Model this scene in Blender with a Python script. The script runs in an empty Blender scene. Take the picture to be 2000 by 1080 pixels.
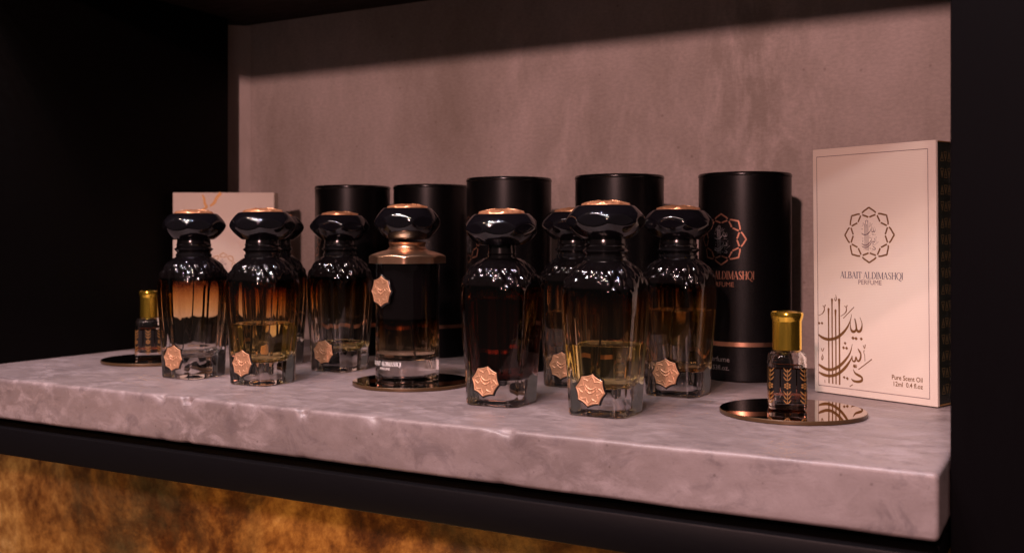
import bpy, bmesh, math, random
from mathutils import Vector, Matrix, noise
random.seed(7)
PI = math.pi
sc = bpy.context.scene
C = sc.collection

# ------------------------------------------------------------------ helpers
def link(o, parent=None):
    C.objects.link(o)
    if parent: o.parent = parent
    return o
def tag(o, label=None, cat=None, group=None, kind=None):
    if label: o['label'] = label
    if cat: o['category'] = cat
    if group: o['group'] = group
    if kind: o['kind'] = kind
    return o
def thing(name, label, cat, loc, rz=0, group=None):
    o = bpy.data.objects.new(name, None); o.empty_display_size = .01
    C.objects.link(o); o.location = loc; o.rotation_euler = (0, 0, rz)
    return tag(o, label, cat, group)
class MB:
    def __init__(s): s.v = []; s.f = []; s.m = []
    def add(s, vs, fs, mi=0):
        b = len(s.v); s.v += [tuple(v) for v in vs]
        s.f += [tuple(b + i for i in f) for f in fs]; s.m += [mi] * len(fs)
    def build(s, name, mats, parent=None, smooth=True, angle=None):
        me = bpy.data.meshes.new(name); me.from_pydata(s.v, [], s.f)
        if not isinstance(mats, (list, tuple)): mats = [mats]
        for m in mats: me.materials.append(m)
        me.polygons.foreach_set('material_index', s.m)
        me.polygons.foreach_set('use_smooth', [smooth] * len(me.polygons))
        me.update()
        if smooth and angle: me.set_sharp_from_angle(angle=math.radians(angle))
        return link(bpy.data.objects.new(name, me), parent)
def box_bm(mb, x0, x1, y0, y1, z0, z1, b=.0, mi=0, seg=2):
    bm = bmesh.new()
    bmesh.ops.create_cube(bm, size=1)
    for v in bm.verts:
        v.co = Vector(((x0 + x1) / 2 + v.co.x * (x1 - x0), (y0 + y1) / 2 + v.co.y * (y1 - y0), (z0 + z1) / 2 + v.co.z * (z1 - z0)))
    if b > 0:
        bmesh.ops.bevel(bm, geom=bm.edges[:], offset=b, segments=seg, affect='EDGES', profile=.5)
    bm.verts.index_update()
    mb.add([v.co.copy() for v in bm.verts], [[v.index for v in f.verts] for f in bm.faces], mi)
    bm.free()
def lathe(mb, prof, n=64, mi=0, cap0=False, cap1=False, flip=False):
    """prof: list of (r,z), bottom to top"""
    vs = []; fs = []
    for r, z in prof:
        for k in range(n):
            a = 2 * PI * k / n; vs.append((r * math.cos(a), r * math.sin(a), z))
    for i in range(len(prof) - 1):
        for k in range(n):
            q = (i * n + k, i * n + (k + 1) % n, (i + 1) * n + (k + 1) % n, (i + 1) * n + k)
            fs.append(q[::-1] if flip else q)
    if cap0: f = tuple(range(n))[::-1]; fs.append(f[::-1] if flip else f)
    if cap1:
        f = tuple((len(prof) - 1) * n + k for k in range(n)); fs.append(f[::-1] if flip else f)
    mb.add(vs, fs, mi)
def ringsurf(mb, zs, rfun, n=128, mi=0, flip=False, cap0=True, cap1=True):
    vs = []; fs = []
    for z in zs:
        for k in range(n):
            a = 2 * PI * k / n; r = rfun(a, z); vs.append((r * math.cos(a), r * math.sin(a), z))
    for i in range(len(zs) - 1):
        for k in range(n):
            q = (i * n + k, i * n + (k + 1) % n, (i + 1) * n + (k + 1) % n, (i + 1) * n + k)
            fs.append(q[::-1] if flip else q)
    def cap(i, top):
        b = len(vs); vs.append((0, 0, zs[i]))
        for k in range(n):
            t = (b, i * n + k, i * n + (k + 1) % n)
            if not top: t = t[::-1]
            fs.append(t[::-1] if flip else t)
    if cap0: cap(0, False)
    if cap1: cap(len(zs) - 1, True)
    mb.add(vs, fs, mi)
def interp(pts, x):
    if x <= pts[0][0]: return pts[0][1]
    for (a, b), (c, d) in zip(pts, pts[1:]):
        if x <= c:
            t = (x - a) / (c - a); return b + (d - b) * t
    return pts[-1][1]
def smooth_pts(P, n=6):
    """Catmull-Rom through 2D points (x,y[,w])"""
    if len(P) < 3: return P
    out = []
    for i in range(len(P) - 1):
        p0 = P[max(i - 1, 0)]; p1 = P[i]; p2 = P[i + 1]; p3 = P[min(i + 2, len(P) - 1)]
        for j in range(n):
            t = j / n
            out.append(tuple(.5 * ((2 * b) + (c - a) * t + (2 * a - 5 * b + 4 * c - d) * t * t + (3 * b - a - 3 * c + d) * t ** 3)
                             for a, b, c, d in zip(p0, p1, p2, p3)))
    out.append(tuple(P[-1])); return out
def ribbon(mb, P, w, mp, mi=0, taper=None):
    """flat stroke through 2D points, mapped on to a surface by mp(u,v)"""
    n = len(P)
    vs = []
    for i in range(n):
        a = P[max(i - 1, 0)]; b = P[min(i + 1, n - 1)]
        dx, dy = b[0] - a[0], b[1] - a[1]; L = math.hypot(dx, dy) or 1
        ww = (P[i][2] if len(P[i]) > 2 else w) / 2
        if taper: ww *= taper(i / (n - 1))
        nx, ny = -dy / L * ww, dx / L * ww
        vs.append(mp(P[i][0] + nx, P[i][1] + ny)); vs.append(mp(P[i][0] - nx, P[i][1] - ny))
    mb.add(vs, [(2 * i, 2 * i + 1, 2 * i + 3, 2 * i + 2) for i in range(n - 1)], mi)
def subdiv(P, step):
    out = [P[0]]
    for a, b in zip(P, P[1:]):
        n = max(1, int(math.hypot(b[0] - a[0], b[1] - a[1]) / step))
        for k in range(1, n + 1):
            t = k / n; out.append((a[0] + (b[0] - a[0]) * t, a[1] + (b[1] - a[1]) * t))
    return out
def diamond(mb, x, y, s, mp, mi=0):
    mb.add([mp(x, y + s), mp(x - s, y + s * .1), mp(x, y - s), mp(x + s, y - s * .1)], [(0, 1, 2, 3)], mi)
def text_into(mb, s, height, mp, mi=0, align='CENTER', bold=0.0, xs=1.0):
    cu = bpy.data.curves.new('t', 'FONT'); cu.body = s; cu.align_x = align; cu.size = 1.0; cu.offset = bold
    cu.resolution_u = 3
    o = bpy.data.objects.new('t', cu); C.objects.link(o)
    bpy.context.view_layer.update()
    me = bpy.data.meshes.new_from_object(o.evaluated_get(bpy.context.evaluated_depsgraph_get()))
    vs = [mp(v.co.x * height * 1.38 * xs, v.co.y * height * 1.38) for v in me.vertices]
    mb.add(vs, [tuple(p.vertices) for p in me.polygons], mi)
    bpy.data.objects.remove(o); bpy.data.curves.remove(cu); bpy.data.meshes.remove(me)

# ------------------------------------------------------------------ lettering
T, N = .125, .042          # thick and thin stem of the serif letters
def arc(cx, cy, rx, ry, a0, a1, n=14, w0=N, w1=T):
    out = []
    for i in range(n + 1):
        a = math.radians(a0 + (a1 - a0) * i / n)
        out.append((cx + rx * math.cos(a), cy + ry * math.sin(a), w0 + (w1 - w0) * abs(math.cos(a)) ** 1.3))
    return out
def sf(x, y, w=.2): return ([(x - w / 2, y), (x + w / 2, y)], N)
GL = {
 'A': (.78, [([(.08, 0), (.37, 1)], N), ([(.37, 1), (.66, 0)], T), ([(.19, .34), (.56, .34)], N), sf(.08, .02, .18), sf(.68, .02, .22)]),
 'L': (.62, [([(.14, 0), (.14, 1)], T), ([(.06, .02), (.55, .02)], N), ([(.55, .02), (.57, .26)], N), sf(.14, .98, .26)]),
 'B': (.66, [([(.14, 0), (.14, 1)], T), (arc(.28, .76, .24, .22, -90, 90), 0), (arc(.30, .27, .28, .25, -90, 90), 0), ([(.05, .98), (.3, .98)], N), ([(.14, .53), (.3, .53)], N), ([(.05, .02), (.3, .02)], N)]),
 'I': (.30, [([(.15, 0), (.15, 1)], T), sf(.15, .02, .28), sf(.15, .98, .28)]),
 'T': (.68, [([(.34, 0), (.34, 1)], T), ([(.04, .98), (.64, .98)], N), ([(.04, .98), (.03, .74)], N), ([(.64, .98), (.65, .74)], N), sf(.34, .02, .26)]),
 'D': (.76, [([(.14, 0), (.14, 1)], T), (arc(.26, .5, .42, .48, -90, 90, 20), 0), ([(.05, .98), (.28, .98)], N), ([(.05, .02), (.28, .02)], N)]),
 'M': (.92, [([(.12, 0), (.12, 1)], N), ([(.14, 1), (.45, .05)], T), ([(.45, .05), (.77, 1)], N), ([(.79, 0), (.79, 1)], T), sf(.12, .02, .2), sf(.79, .02, .24), sf(.1, .98, .12), sf(.82, .98, .14)]),
 'S': (.56, [([(.47, .76, N), (.42, .92, N), (.27, .985, N * 1.3), (.12, .88, T * .7), (.10, .72, T * .9), (.24, .56, T), (.40, .42, T), (.48, .24, T * .9), (.42, .08, T * .6), (.27, .015, N * 1.2), (.12, .08, N), (.06, .27, N)], 0)]),
 'H': (.82, [([(.15, 0), (.15, 1)], T), ([(.66, 0), (.66, 1)], T), ([(.15, .52), (.66, .52)], N), sf(.15, .02, .26), sf(.66, .02, .26), sf(.15, .98, .26), sf(.66, .98, .26)]),
 'Q': (.80, [(arc(.40, .5, .35, .49, 0, 360, 30), 0), ([(.36, .02, N), (.5, -.1, T * .8), (.68, -.22, T * .7), (.86, -.22, N)], 0)]),
 ' ': (.26, []),
}
def serif_into(mb, s, height, mp, mi=0, width=None):
    tot = sum(GL[c][0] for c in s); sx = (width / (tot * height)) if width else 1
    x = -tot / 2
    for c in s:
        adv, st = GL[c]
        for P, w in st:
            if w == 0 and len(P) > 4: P2 = smooth_pts(P, 3) if len(P) < 13 else P
            else: P2 = P if w == 0 else [(a[0], a[1]) for a in P]
            Q = [((x + q[0]) * height * sx, q[1] * height) + ((q[2] * height,) if len(q) > 2 else ()) for q in P2]
            ribbon(mb, Q, w * height, mp, mi)
        x += adv
def arc_petal(sgn):
    pol = [(0, 1.0), (3, .962), (8, .922), (15, .878), (22.5, .815), (30, .73), (45, .63)]
    seg1 = [(a, r) for a, r in smooth_pts(pol[:5], 4) if a <= 20.5]
    seg2 = [(a, r) for a, r in smooth_pts(pol[3:], 5) if 24.5 <= a <= 43.5]
    return [[(sgn * a, r) for a, r in s] for s in (seg1, seg2)]
def emblem_into(mb, R, mp, mi=0):
    for k in range(8):
        for sgn in (-1, 1):
            for seg in arc_petal(sgn):
                P = [(R * r * math.sin(math.radians(a + 45 * k)), R * r * math.cos(math.radians(a + 45 * k))) for a, r in seg]
                ribbon(mb, P, R * .058, mp, mi)
# calligraphy, drawn on a flat sheet (units: about 1 = 1/1000 of drawing), y down
CAL = [  # (points, width, kind)
 ([(126, 205), (127, 260), (130, 500), (136, 890)], 13, 'alif'), ([(157, 118), (158, 180), (162, 500), (170, 895)], 13, 'alif'),
 ([(190, 215), (191, 280), (195, 500), (200, 900)], 13, 'alif'), ([(221, 118), (223, 180), (228, 500), (233, 905)], 15, 'alif'),
 ([(36, 446, 10), (60, 468, 22), (100, 487, 26), (145, 492, 26), (200, 478, 26), (250, 442, 24), (295, 388, 18), (325, 325, 10), (338, 262, 3)], 0, 's'),
 ([(38, 716, 14), (70, 740, 24), (120, 765, 26), (175, 763, 26), (235, 730, 26), (290, 672, 20), (328, 610, 12), (346, 535, 3)], 0, 's'),
 ([(40, 788, 12), (75, 808, 24), (120, 822, 26), (175, 820, 26), (235, 793, 26), (290, 740, 24), (335, 672, 12), (345, 640, 5)], 0, 's'),
 ([(345, 640, 4), (350, 685, 12), (372, 690, 16), (380, 650, 8), (392, 682, 14), (405, 690, 16), (420, 670, 18), (425, 630, 14), (412, 600, 16), (396, 575, 4)], 0, 's'),
 ([(328, 335, 3), (330, 390, 12), (345, 418, 24), (368, 418, 22), (380, 385, 10), (366, 300, 8), (378, 350, 14), (385, 400, 18), (402, 420, 24), (425, 405, 20), (434, 350, 8), (414, 290, 4)], 0, 's'),
 ([(355, 765, 4), (375, 800, 16), (410, 822, 22), (436, 840, 16), (434, 868, 22), (400, 878, 22), (360, 870, 18), (338, 850, 5)], 0, 's'),
 ([(36, 275, 3), (65, 262, 6), (85, 235, 10), (88, 205, 8), (72, 182, 4)], 0, 's'), ([(86, 208, 6), (98, 176, 9)], 0, 's'),
 ([(238, 280, 3), (268, 262, 6), (288, 235, 10), (288, 205, 8), (270, 184, 4)], 0, 's'), ([(287, 208, 6), (297, 180, 9)], 0, 's'),
 ([(262, 300), (360, 197)], 7, 'l'), ([(404, 767), (527, 673)], 8, 'l'),
 ([(190, 85, 4), (198, 118, 8), (192, 140, 9), (182, 128, 7), (187, 108, 5)], 0, 's'),
 ([(64, 572, 7), (74, 600, 6), (88, 570, 7)], 0, 's'), ([(72, 625, 5), (80, 655, 9), (72, 678, 9), (65, 660, 6), (72, 640, 5)], 0, 's'),
 ([(446, 545, 6), (458, 575, 6), (466, 538, 7)], 0, 's'), ([(456, 590, 8), (452, 610, 6), (460, 640, 5), (463, 690, 3)], 0, 's'),
 ([(355, 745, 4), (362, 720, 7), (366, 748, 9), (374, 722, 7), (378, 748, 9), (388, 738, 6), (386, 722, 4)], 0, 's'),
 ([(325, 922), (352, 903)], 7, 'l'), ([(97, 858), (99, 888)], 5, 'l'),
 ([(42, 345)], 13, 'd'), ([(68, 345)], 14, 'd'), ([(352, 480)], 17, 'd'), ([(380, 484)], 17, 'd'), ([(428, 487)], 15, 'd'),
 ([(280, 527)], 14, 'd'), ([(266, 568)], 15, 'd'), ([(294, 572)], 15, 'd'), ([(274, 838)], 14, 'd'), ([(302, 848)], 15, 'd')]
def cal_into(mb, f, sc_, mp, mi=0):
    """f maps drawing units to flat (u,v)"""
    for P, w, k in CAL:
        if k == 'd':
            u, v = f(*P[0]); diamond(mb, u, v, w * sc_, mp, mi); continue
        if k == 's': Q = [(*f(p[0], p[1]), max(p[2], 5) * sc_) for p in smooth_pts(P, 6)]
        elif k == 'alif':
            S = smooth_pts([(a, b) for a, b in P], 10); n = len(S)
            Q = []
            for i, (a, b) in enumerate(S):
                ww = w * (.15 + 1.55 * min(i, 4) / 4) if i < 5 else w * (1.7 - .7 * min(1, (i - 4) / 7))
                Q.append((*f(a, b), ww * sc_))
        else: Q = [(*f(a, b), w * sc_) for a, b in P]
        ribbon(mb, Q, 0, mp, mi)

# ------------------------------------------------------------------ materials
def mat(name):
    m = bpy.data.materials.new(name); m.use_nodes = True
    nt = m.node_tree; return m, nt, nt.nodes['Principled BSDF']
def setp(b, **k):
    for a, v in k.items():
        b.inputs[{'col': 'Base Color', 'rough': 'Roughness', 'metal': 'Metallic', 'ior': 'IOR', 'trans': 'Transmission Weight',
                  'coat': 'Coat Weight', 'coatr': 'Coat Roughness', 'spec': 'Specular IOR Level'}[a]].default_value = (*v, 1) if a == 'col' else v
def nd(nt, t, **k):
    n = nt.nodes.new(t)
    for a, v in k.items():
        if a in n.inputs: n.inputs[a].default_value = v
        else: setattr(n, a, v)
    return n
def ramp(nt, stops, interp_='LINEAR'):
    r = nt.nodes.new('ShaderNodeValToRGB'); e = r.color_ramp.elements; r.color_ramp.interpolation = interp_
    while len(e) < len(stops): e.new(.5)
    for x, (p, c) in zip(e, stops):
        x.position = p; x.color = (*c, 1) if len(c) == 3 else c
    return r
def noise_n(nt, scale, detail=6, rough=.6, vec=None, dist=0):
    n = nt.nodes.new('ShaderNodeTexNoise'); n.inputs['Scale'].default_value = scale
    n.inputs['Detail'].default_value = detail; n.inputs['Roughness'].default_value = rough; n.inputs['Distortion'].default_value = dist
    if vec is not None: nt.links.new(vec, n.inputs['Vector'])
    return n
def mapped(nt, scale=(1, 1, 1), rot=(0, 0, 0)):
    tc = nt.nodes.new('ShaderNodeTexCoord'); mp = nt.nodes.new('ShaderNodeMapping')
    mp.inputs['Scale'].default_value = scale; mp.inputs['Rotation'].default_value = rot
    nt.links.new(tc.outputs['Object'], mp.inputs['Vector']); return mp.outputs['Vector']
def mixc(nt, a, b, f, mode='MIX'):
    m = nt.nodes.new('ShaderNodeMix'); m.data_type = 'RGBA'; m.blend_type = mode
    for s, v in ((m.inputs[0], f), (m.inputs[6], a), (m.inputs[7], b)):
        if isinstance(v, (int, float)): s.default_value = v
        elif isinstance(v, tuple): s.default_value = (*v, 1)
        else: nt.links.new(v, s)
    return m.outputs[2]
def bump(nt, b, h, strength, dist, prev=None):
    n = nt.nodes.new('ShaderNodeBump'); n.inputs['Strength'].default_value = strength; n.inputs['Distance'].default_value = dist
    nt.links.new(h, n.inputs['Height'])
    if prev: nt.links.new(prev, n.inputs['Normal'])
    nt.links.new(n.outputs['Normal'], b.inputs['Normal']); return n.outputs['Normal']

def plain(name, col, rough=.5, metal=0, spec=.5, bscale=None, bstr=.2, bdist=.0002):
    m, nt, b = mat(name); setp(b, col=col, rough=rough, metal=metal, spec=spec)
    if bscale:
        n = noise_n(nt, bscale, 4); bump(nt, b, n.outputs['Fac'], bstr, bdist)
        r = ramp(nt, [(.3, (max(rough - .08, 0),) * 3), (.7, (min(rough + .08, 1),) * 3)])
        n2 = noise_n(nt, bscale * .2, 5); nt.links.new(n2.outputs['Fac'], r.inputs[0]); nt.links.new(r.outputs[0], b.inputs['Roughness'])
    return m

def concrete_wall():
    m, nt, b = mat('trowelled_wall_plaster')
    v = mapped(nt, (1, 1, .55))
    n1 = noise_n(nt, 4.0, 10, .66, v, .15); r1 = ramp(nt, [(.36, (.32, .270, .230)), (.50, (.42, .360, .325)), (.64, (.53, .455, .425))])
    nt.links.new(n1.outputs['Fac'], r1.inputs[0])
    v2 = mapped(nt, (1, 1, .38), (0, .35, 0))
    n2 = noise_n(nt, 26, 10, .72, v2, .35); r2 = ramp(nt, [(.47, (0, 0, 0)), (.66, (.8, .8, .8))]); nt.links.new(n2.outputs['Fac'], r2.inputs[0])
    n3 = noise_n(nt, 3.0, 3, .5, v); r3 = ramp(nt, [(.5, (0, 0, 0)), (.66, (.75, .75, .75))]); nt.links.new(n3.outputs['Fac'], r3.inputs[0])
    mk = mixc(nt, r2.outputs[0], r3.outputs[0], 1.0, 'MULTIPLY')
    c = mixc(nt, r1.outputs[0], (.76, .65, .62), mk)
    n4 = noise_n(nt, 330, 3, .7); r4 = ramp(nt, [(.35, (.90, .90, .90)), (.65, (1.08, 1.08, 1.08))]); nt.links.new(n4.outputs['Fac'], r4.inputs[0])
    c = mixc(nt, c, r4.outputs[0], 1.0, 'MULTIPLY')
    # small dark pits
    vo = nt.nodes.new('ShaderNodeTexVoronoi'); vo.inputs['Scale'].default_value = 34; nt.links.new(mapped(nt), vo.inputs['Vector'])
    rv = ramp(nt, [(.035, (.45, .42, .4)), (.06, (1, 1, 1))]); nt.links.new(vo.outputs['Distance'], rv.inputs[0])
    c = mixc(nt, c, rv.outputs[0], .45, 'MULTIPLY')
    nt.links.new(c, b.inputs['Base Color']); setp(b, rough=.62, spec=.35)
    p = bump(nt, b, n1.outputs['Fac'], .4, .004); bump(nt, b, n2.outputs['Fac'], .35, .0012, p)
    return m
def slab_mat():
    m, nt, b = mat('polished_cement')
    v = mapped(nt, (1, 1.3, 1), (0, 0, .3))
    n1 = noise_n(nt, 5, 10, .70, v, .25); r1 = ramp(nt, [(.30, (.160, .122, .117)), (.5, (.210, .162, .157)), (.68, (.262, .205, .202))]); nt.links.new(n1.outputs['Fac'], r1.inputs[0])
    # long trowel smears, crisp and fine
    v2 = mapped(nt, (.8, 1.1, 1.2), (0, .45, .8))
    n2 = noise_n(nt, 60, 10, .72, v2, .5); r2 = ramp(nt, [(.47, (0, 0, 0)), (.60, (.50, .50, .50))]); nt.links.new(n2.outputs['Fac'], r2.inputs[0])
    nm = noise_n(nt, 8, 4, .6, mapped(nt), .3); rm = ramp(nt, [(.42, (.15, .15, .15)), (.6, (1, 1, 1))]); nt.links.new(nm.outputs['Fac'], rm.inputs[0])
    k2 = mixc(nt, r2.outputs[0], rm.outputs[0], 1.0, 'MULTIPLY')
    c = mixc(nt, r1.outputs[0], (.40, .322, .325), k2)
    n5 = noise_n(nt, 42, 9, .74, mapped(nt, (.8, 1.2, 1), (.2, .1, -.6)), .8); r5 = ramp(nt, [(.36, (.65, .65, .65)), (.47, (0, 0, 0))]); nt.links.new(n5.outputs['Fac'], r5.inputs[0])
    c = mixc(nt, c, (.125, .094, .096), r5.outputs[0])
    # hairline scratches at a few angles
    for rot, sc_, th in (((0, .6, .25), 15, .004), ((.3, -.5, 1.0), 22, .004)):
        v3 = mapped(nt, (1, 1, 3.5), rot); w = nt.nodes.new('ShaderNodeTexVoronoi'); w.feature = 'DISTANCE_TO_EDGE'; w.inputs['Scale'].default_value = sc_
        nt.links.new(v3, w.inputs['Vector']); rw = ramp(nt, [(.0, (.50, .48, .46)), (th, (1, 1, 1))]); nt.links.new(w.outputs['Distance'], rw.inputs[0])
        n6 = noise_n(nt, sc_ * 1.3, 2, .5); r6 = ramp(nt, [(.56, (0, 0, 0)), (.60, (.8, .8, .8))]); nt.links.new(n6.outputs['Fac'], r6.inputs[0])
        c = mixc(nt, c, rw.outputs[0], r6.outputs[0], 'MULTIPLY')
    n4 = noise_n(nt, 700, 3, .7); r4 = ramp(nt, [(.30, (.84, .84, .84)), (.70, (1.12, 1.12, 1.12))]); nt.links.new(n4.outputs['Fac'], r4.inputs[0])
    c = mixc(nt, c, r4.outputs[0], 1.0, 'MULTIPLY')
    # pin holes
    vo = nt.nodes.new('ShaderNodeTexVoronoi'); vo.inputs['Scale'].default_value = 75; nt.links.new(mapped(nt), vo.inputs['Vector'])
    rv = ramp(nt, [(.05, (.35, .3, .28)), (.08, (1, 1, 1))]); nt.links.new(vo.outputs['Distance'], rv.inputs[0])
    c = mixc(nt, c, rv.outputs[0], .5, 'MULTIPLY')
    nt.links.new(c, b.inputs['Base Color'])
    rr = ramp(nt, [(.3, (.34, .34, .34)), (.7, (.54, .54, .54))]); nt.links.new(n2.outputs['Fac'], rr.inputs[0]); nt.links.new(rr.outputs[0], b.inputs['Roughness'])
    setp(b, spec=.5)
    p = bump(nt, b, n1.outputs['Fac'], .4, .003); p = bump(nt, b, n2.outputs['Fac'], .35, .0006, p); bump(nt, b, n5.outputs['Fac'], .3, .0005, p)
    return m
def rust_mat():
    m, nt, b = mat('oxidised_gold_wall')
    v = mapped(nt, (1, 1, .9), (0, .2, 0))
    n1 = noise_n(nt, 7, 12, .74, v, .3); r1 = ramp(nt, [(.34, (.030, .012, .005)), (.43, (.13, .055, .016)), (.51, (.36, .19, .055)), (.58, (.54, .33, .11)), (.66, (.78, .56, .26))]); nt.links.new(n1.outputs['Fac'], r1.inputs[0])
    n2 = noise_n(nt, 4.2, 6, .6, mapped(nt, (1, 1, .4), (0, 0, 1))); r2 = ramp(nt, [(.50, (0, 0, 0)), (.64, (.6, .6, .6))]); nt.links.new(n2.outputs['Fac'], r2.inputs[0])
    c = mixc(nt, r1.outputs[0], (.17, .16, .09), r2.outputs[0])
    n3 = noise_n(nt, 30, 8, .75, v); r3 = ramp(nt, [(.40, (.55, .42, .32)), (.60, (1.15, 1.1, 1.0))]); nt.links.new(n3.outputs['Fac'], r3.inputs[0])
    c = mixc(nt, c, r3.outputs[0], 1.0, 'MULTIPLY')
    nt.links.new(c, b.inputs['Base Color']); setp(b, rough=.42, spec=.5, metal=.3)
    bump(nt, b, n3.outputs['Fac'], .5, .002)
    return m
def clear_glass(name, col=(1, 1, 1), ior=1.5, rough=0.0):
    m, nt, b = mat(name); setp(b, col=col, rough=rough, ior=ior, trans=1.0); return m
def ombre(name, H, cols, opaque):
    """glass whose sprayed coat goes from clear at the foot to opaque black at the shoulder"""
    m, nt, b = mat(name); tc = nt.nodes.new('ShaderNodeTexCoord'); sp = nt.nodes.new('ShaderNodeSeparateXYZ')
    nt.links.new(tc.outputs['Object'], sp.inputs[0])
    mr = nd(nt, 'ShaderNodeMapRange'); mr.inputs['From Max'].default_value = H; nt.links.new(sp.outputs['Z'], mr.inputs['Value'])
    n = noise_n(nt, 60, 3, .5, tc.outputs['Object']); ad = nt.nodes.new('ShaderNodeMath'); ad.operation = 'MULTIPLY_ADD'
    nt.links.new(n.outputs['Fac'], ad.inputs[0]); ad.inputs[1].default_value = .03; nt.links.new(mr.outputs['Result'], ad.inputs[2])
    r = ramp(nt, [(z / H, c) for z, c in cols]); nt.links.new(ad.outputs[0], r.inputs[0]); nt.links.new(r.outputs[0], b.inputs['Base Color'])
    r2 = ramp(nt, [(opaque[0] / H, (1, 1, 1)), (opaque[1] / H, (0, 0, 0))]); nt.links.new(ad.outputs[0], r2.inputs[0]); nt.links.new(r2.outputs[0], b.inputs['Transmission Weight'])
    r3 = ramp(nt, [(opaque[0] / H - .03, (0, 0, 0)), (opaque[1] / H, (.02, .02, .02))]); nt.links.new(ad.outputs[0], r3.inputs[0]); nt.links.new(r3.outputs[0], b.inputs['Roughness'])
    setp(b, ior=1.5); return m

M = {}
M['wall'] = concrete_wall(); M['slab'] = slab_mat(); M['rust'] = rust_mat()
M['black_board'] = plain('black_board', (.0022, .0017, .0016), .6, spec=.06, bscale=300)
M['charcoal_board'] = plain('charcoal_board', (.0022, .0017, .0021), .6, spec=.03, bscale=300)
M['ceiling'] = plain('dark_brown_board', (.022, .013, .010), .6, spec=.1, bscale=200)
M['bar'] = plain('black_painted_steel', (.0035, .003, .0036), .42, spec=.14, bscale=500)
M['tube'] = plain('black_wrapped_card', (.0022, .0019, .0023), .32, spec=.28, bscale=900, bstr=.10)
M['tube_rim'] = plain('black_card_rim', (.003, .0027, .003), .22, spec=.45)
M['copper_foil'] = plain('copper_foil', (.80, .43, .28), .28, metal=1.0)
M['copper_print'] = plain('copper_print', (.36, .17, .11), .38, metal=.8)
M['dim_print'] = plain('dim_print', (.10, .05, .038), .35, metal=.8)
M['grey_print'] = plain('grey_print', (.22, .19, .19), .5)
M['white_print'] = plain('white_print', (.75, .72, .70), .5)
M['brown_ink'] = plain('bronze_ink', (.21, .10, .032), .45, metal=.25)
M['navy_ink'] = plain('navy_ink', (.055, .045, .09), .5)
M['violet_ink'] = plain('violet_brown_ink', (.17, .10, .11), .5)
M['gold_ink'] = plain('gold_ink', (.50, .27, .08), .4, metal=.3)
M['leaf_ink'] = plain('leaf_gold_ink', (.20, .095, .025), .5, metal=.2)
M['green_card'] = plain('dark_green_card', (.010, .013, .009), .5, bscale=700)
M['olive_ink'] = plain('olive_gold_ink', (.15, .11, .05), .4, metal=.2)
M['gold_edge'] = plain('gold_edge', (.28, .16, .06), .45, metal=.3)
M['cap'] = plain('black_lacquer', (.0035, .003, .004), .055, spec=.62)
M['neck'] = plain('black_collar', (.005, .0045, .005), .16, spec=.6)
M['dip'] = plain('dip_tube', (.012, .01, .01), .3)
M['mirror_edge'] = plain('mirror_edge', (.10, .055, .025), .3, metal=.5)
m, nt, b = mat('bronze_mirror'); setp(b, col=(.50, .40, .32), metal=1.0, rough=.012); M['mirror'] = m
# linen textured white card
m, nt, b = mat('linen_card'); setp(b, col=(.47, .40, .36), rough=.55, spec=.3)
wv = nt.nodes.new('ShaderNodeTexWave'); wv.bands_direction = 'Z'; wv.inputs['Scale'].default_value = 260; wv.inputs['Distortion'].default_value = 1.5; wv.inputs['Detail'].default_value = 3
wx = nt.nodes.new('ShaderNodeTexWave'); wx.bands_direction = 'X'; wx.inputs['Scale'].default_value = 300; wx.inputs['Distortion'].default_value = 1.5
tc = nt.nodes.new('ShaderNodeTexCoord'); nt.links.new(tc.outputs['Object'], wv.inputs['Vector']); nt.links.new(tc.outputs['Object'], wx.inputs['Vector'])
rw = ramp(nt, [(.0, (.76, .675, .575)), (1, (.79, .705, .605))]); nt.links.new(wv.outputs['Color'], rw.inputs[0]); nt.links.new(rw.outputs[0], b.inputs['Base Color'])
p = bump(nt, b, wv.outputs['Fac'], .15, .0001); bump(nt, b, wx.outputs['Fac'], .1, .0001, p); M['card'] = m
# copper gold with dull wear
def metal_mat(name, c1, c2, r0, r1, sc_=90, metal=1.0):
    m, nt, b = mat(name); n = noise_n(nt, sc_, 5, .6); r = ramp(nt, [(.3, c1), (.7, c2)]); nt.links.new(n.outputs['Fac'], r.inputs[0]); nt.links.new(r.outputs[0], b.inputs['Base Color'])
    q = ramp(nt, [(.3, (r0,) * 3), (.7, (r1,) * 3)]); n2 = noise_n(nt, sc_ * 2.3, 3, .6); nt.links.new(n2.outputs['Fac'], q.inputs[0]); nt.links.new(q.outputs[0], b.inputs['Roughness'])
    setp(b, metal=metal); return m
M['medal'] = metal_mat('rose_gold_seal', (.46, .235, .125), (.56, .30, .17), .36, .52, sc_=60, metal=.5)
M['dome'] = metal_mat('rose_gold_dome', (.62, .27, .13), (.74, .35, .18), .28, .40, metal=.75)
M['shoulder_gold'] = metal_mat('rose_gold_shoulder', (.85, .50, .31), (.95, .60, .39), .24, .34)
M['yellow_gold'] = metal_mat('yellow_gold_cap', (1.0, .62, .07), (1.0, .70, .10), .12, .22, metal=.97)
M['glass_in'] = clear_glass('clear_glass_inside')
M['glass'] = clear_glass('clear_glass')
M['ombreA'] = ombre('black_to_clear_glass', .12, [(.020, (1, .985, .97)), (.036, (.93, .87, .79)), (.050, (.82, .65, .44)), (.064, (.72, .44, .18)), (.076, (.50, .21, .055)), (.084, (.16, .04, .01)), (.089, (.003, .002, .002)), (.12, (.003, .0025, .003))], (.0895, .091))
M['ombreB'] = ombre('black_to_clear_glass_tall', .12, [(.018, (1, .985, .96)), (.026, (.88, .74, .55)), (.036, (.66, .38, .17)), (.046, (.30, .10, .03)), (.054, (.003, .002, .002)), (.12, (.003, .0025, .003))], (.0545, .056))
def liquid(name, c): return clear_glass(name, c, 1.36)
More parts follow.
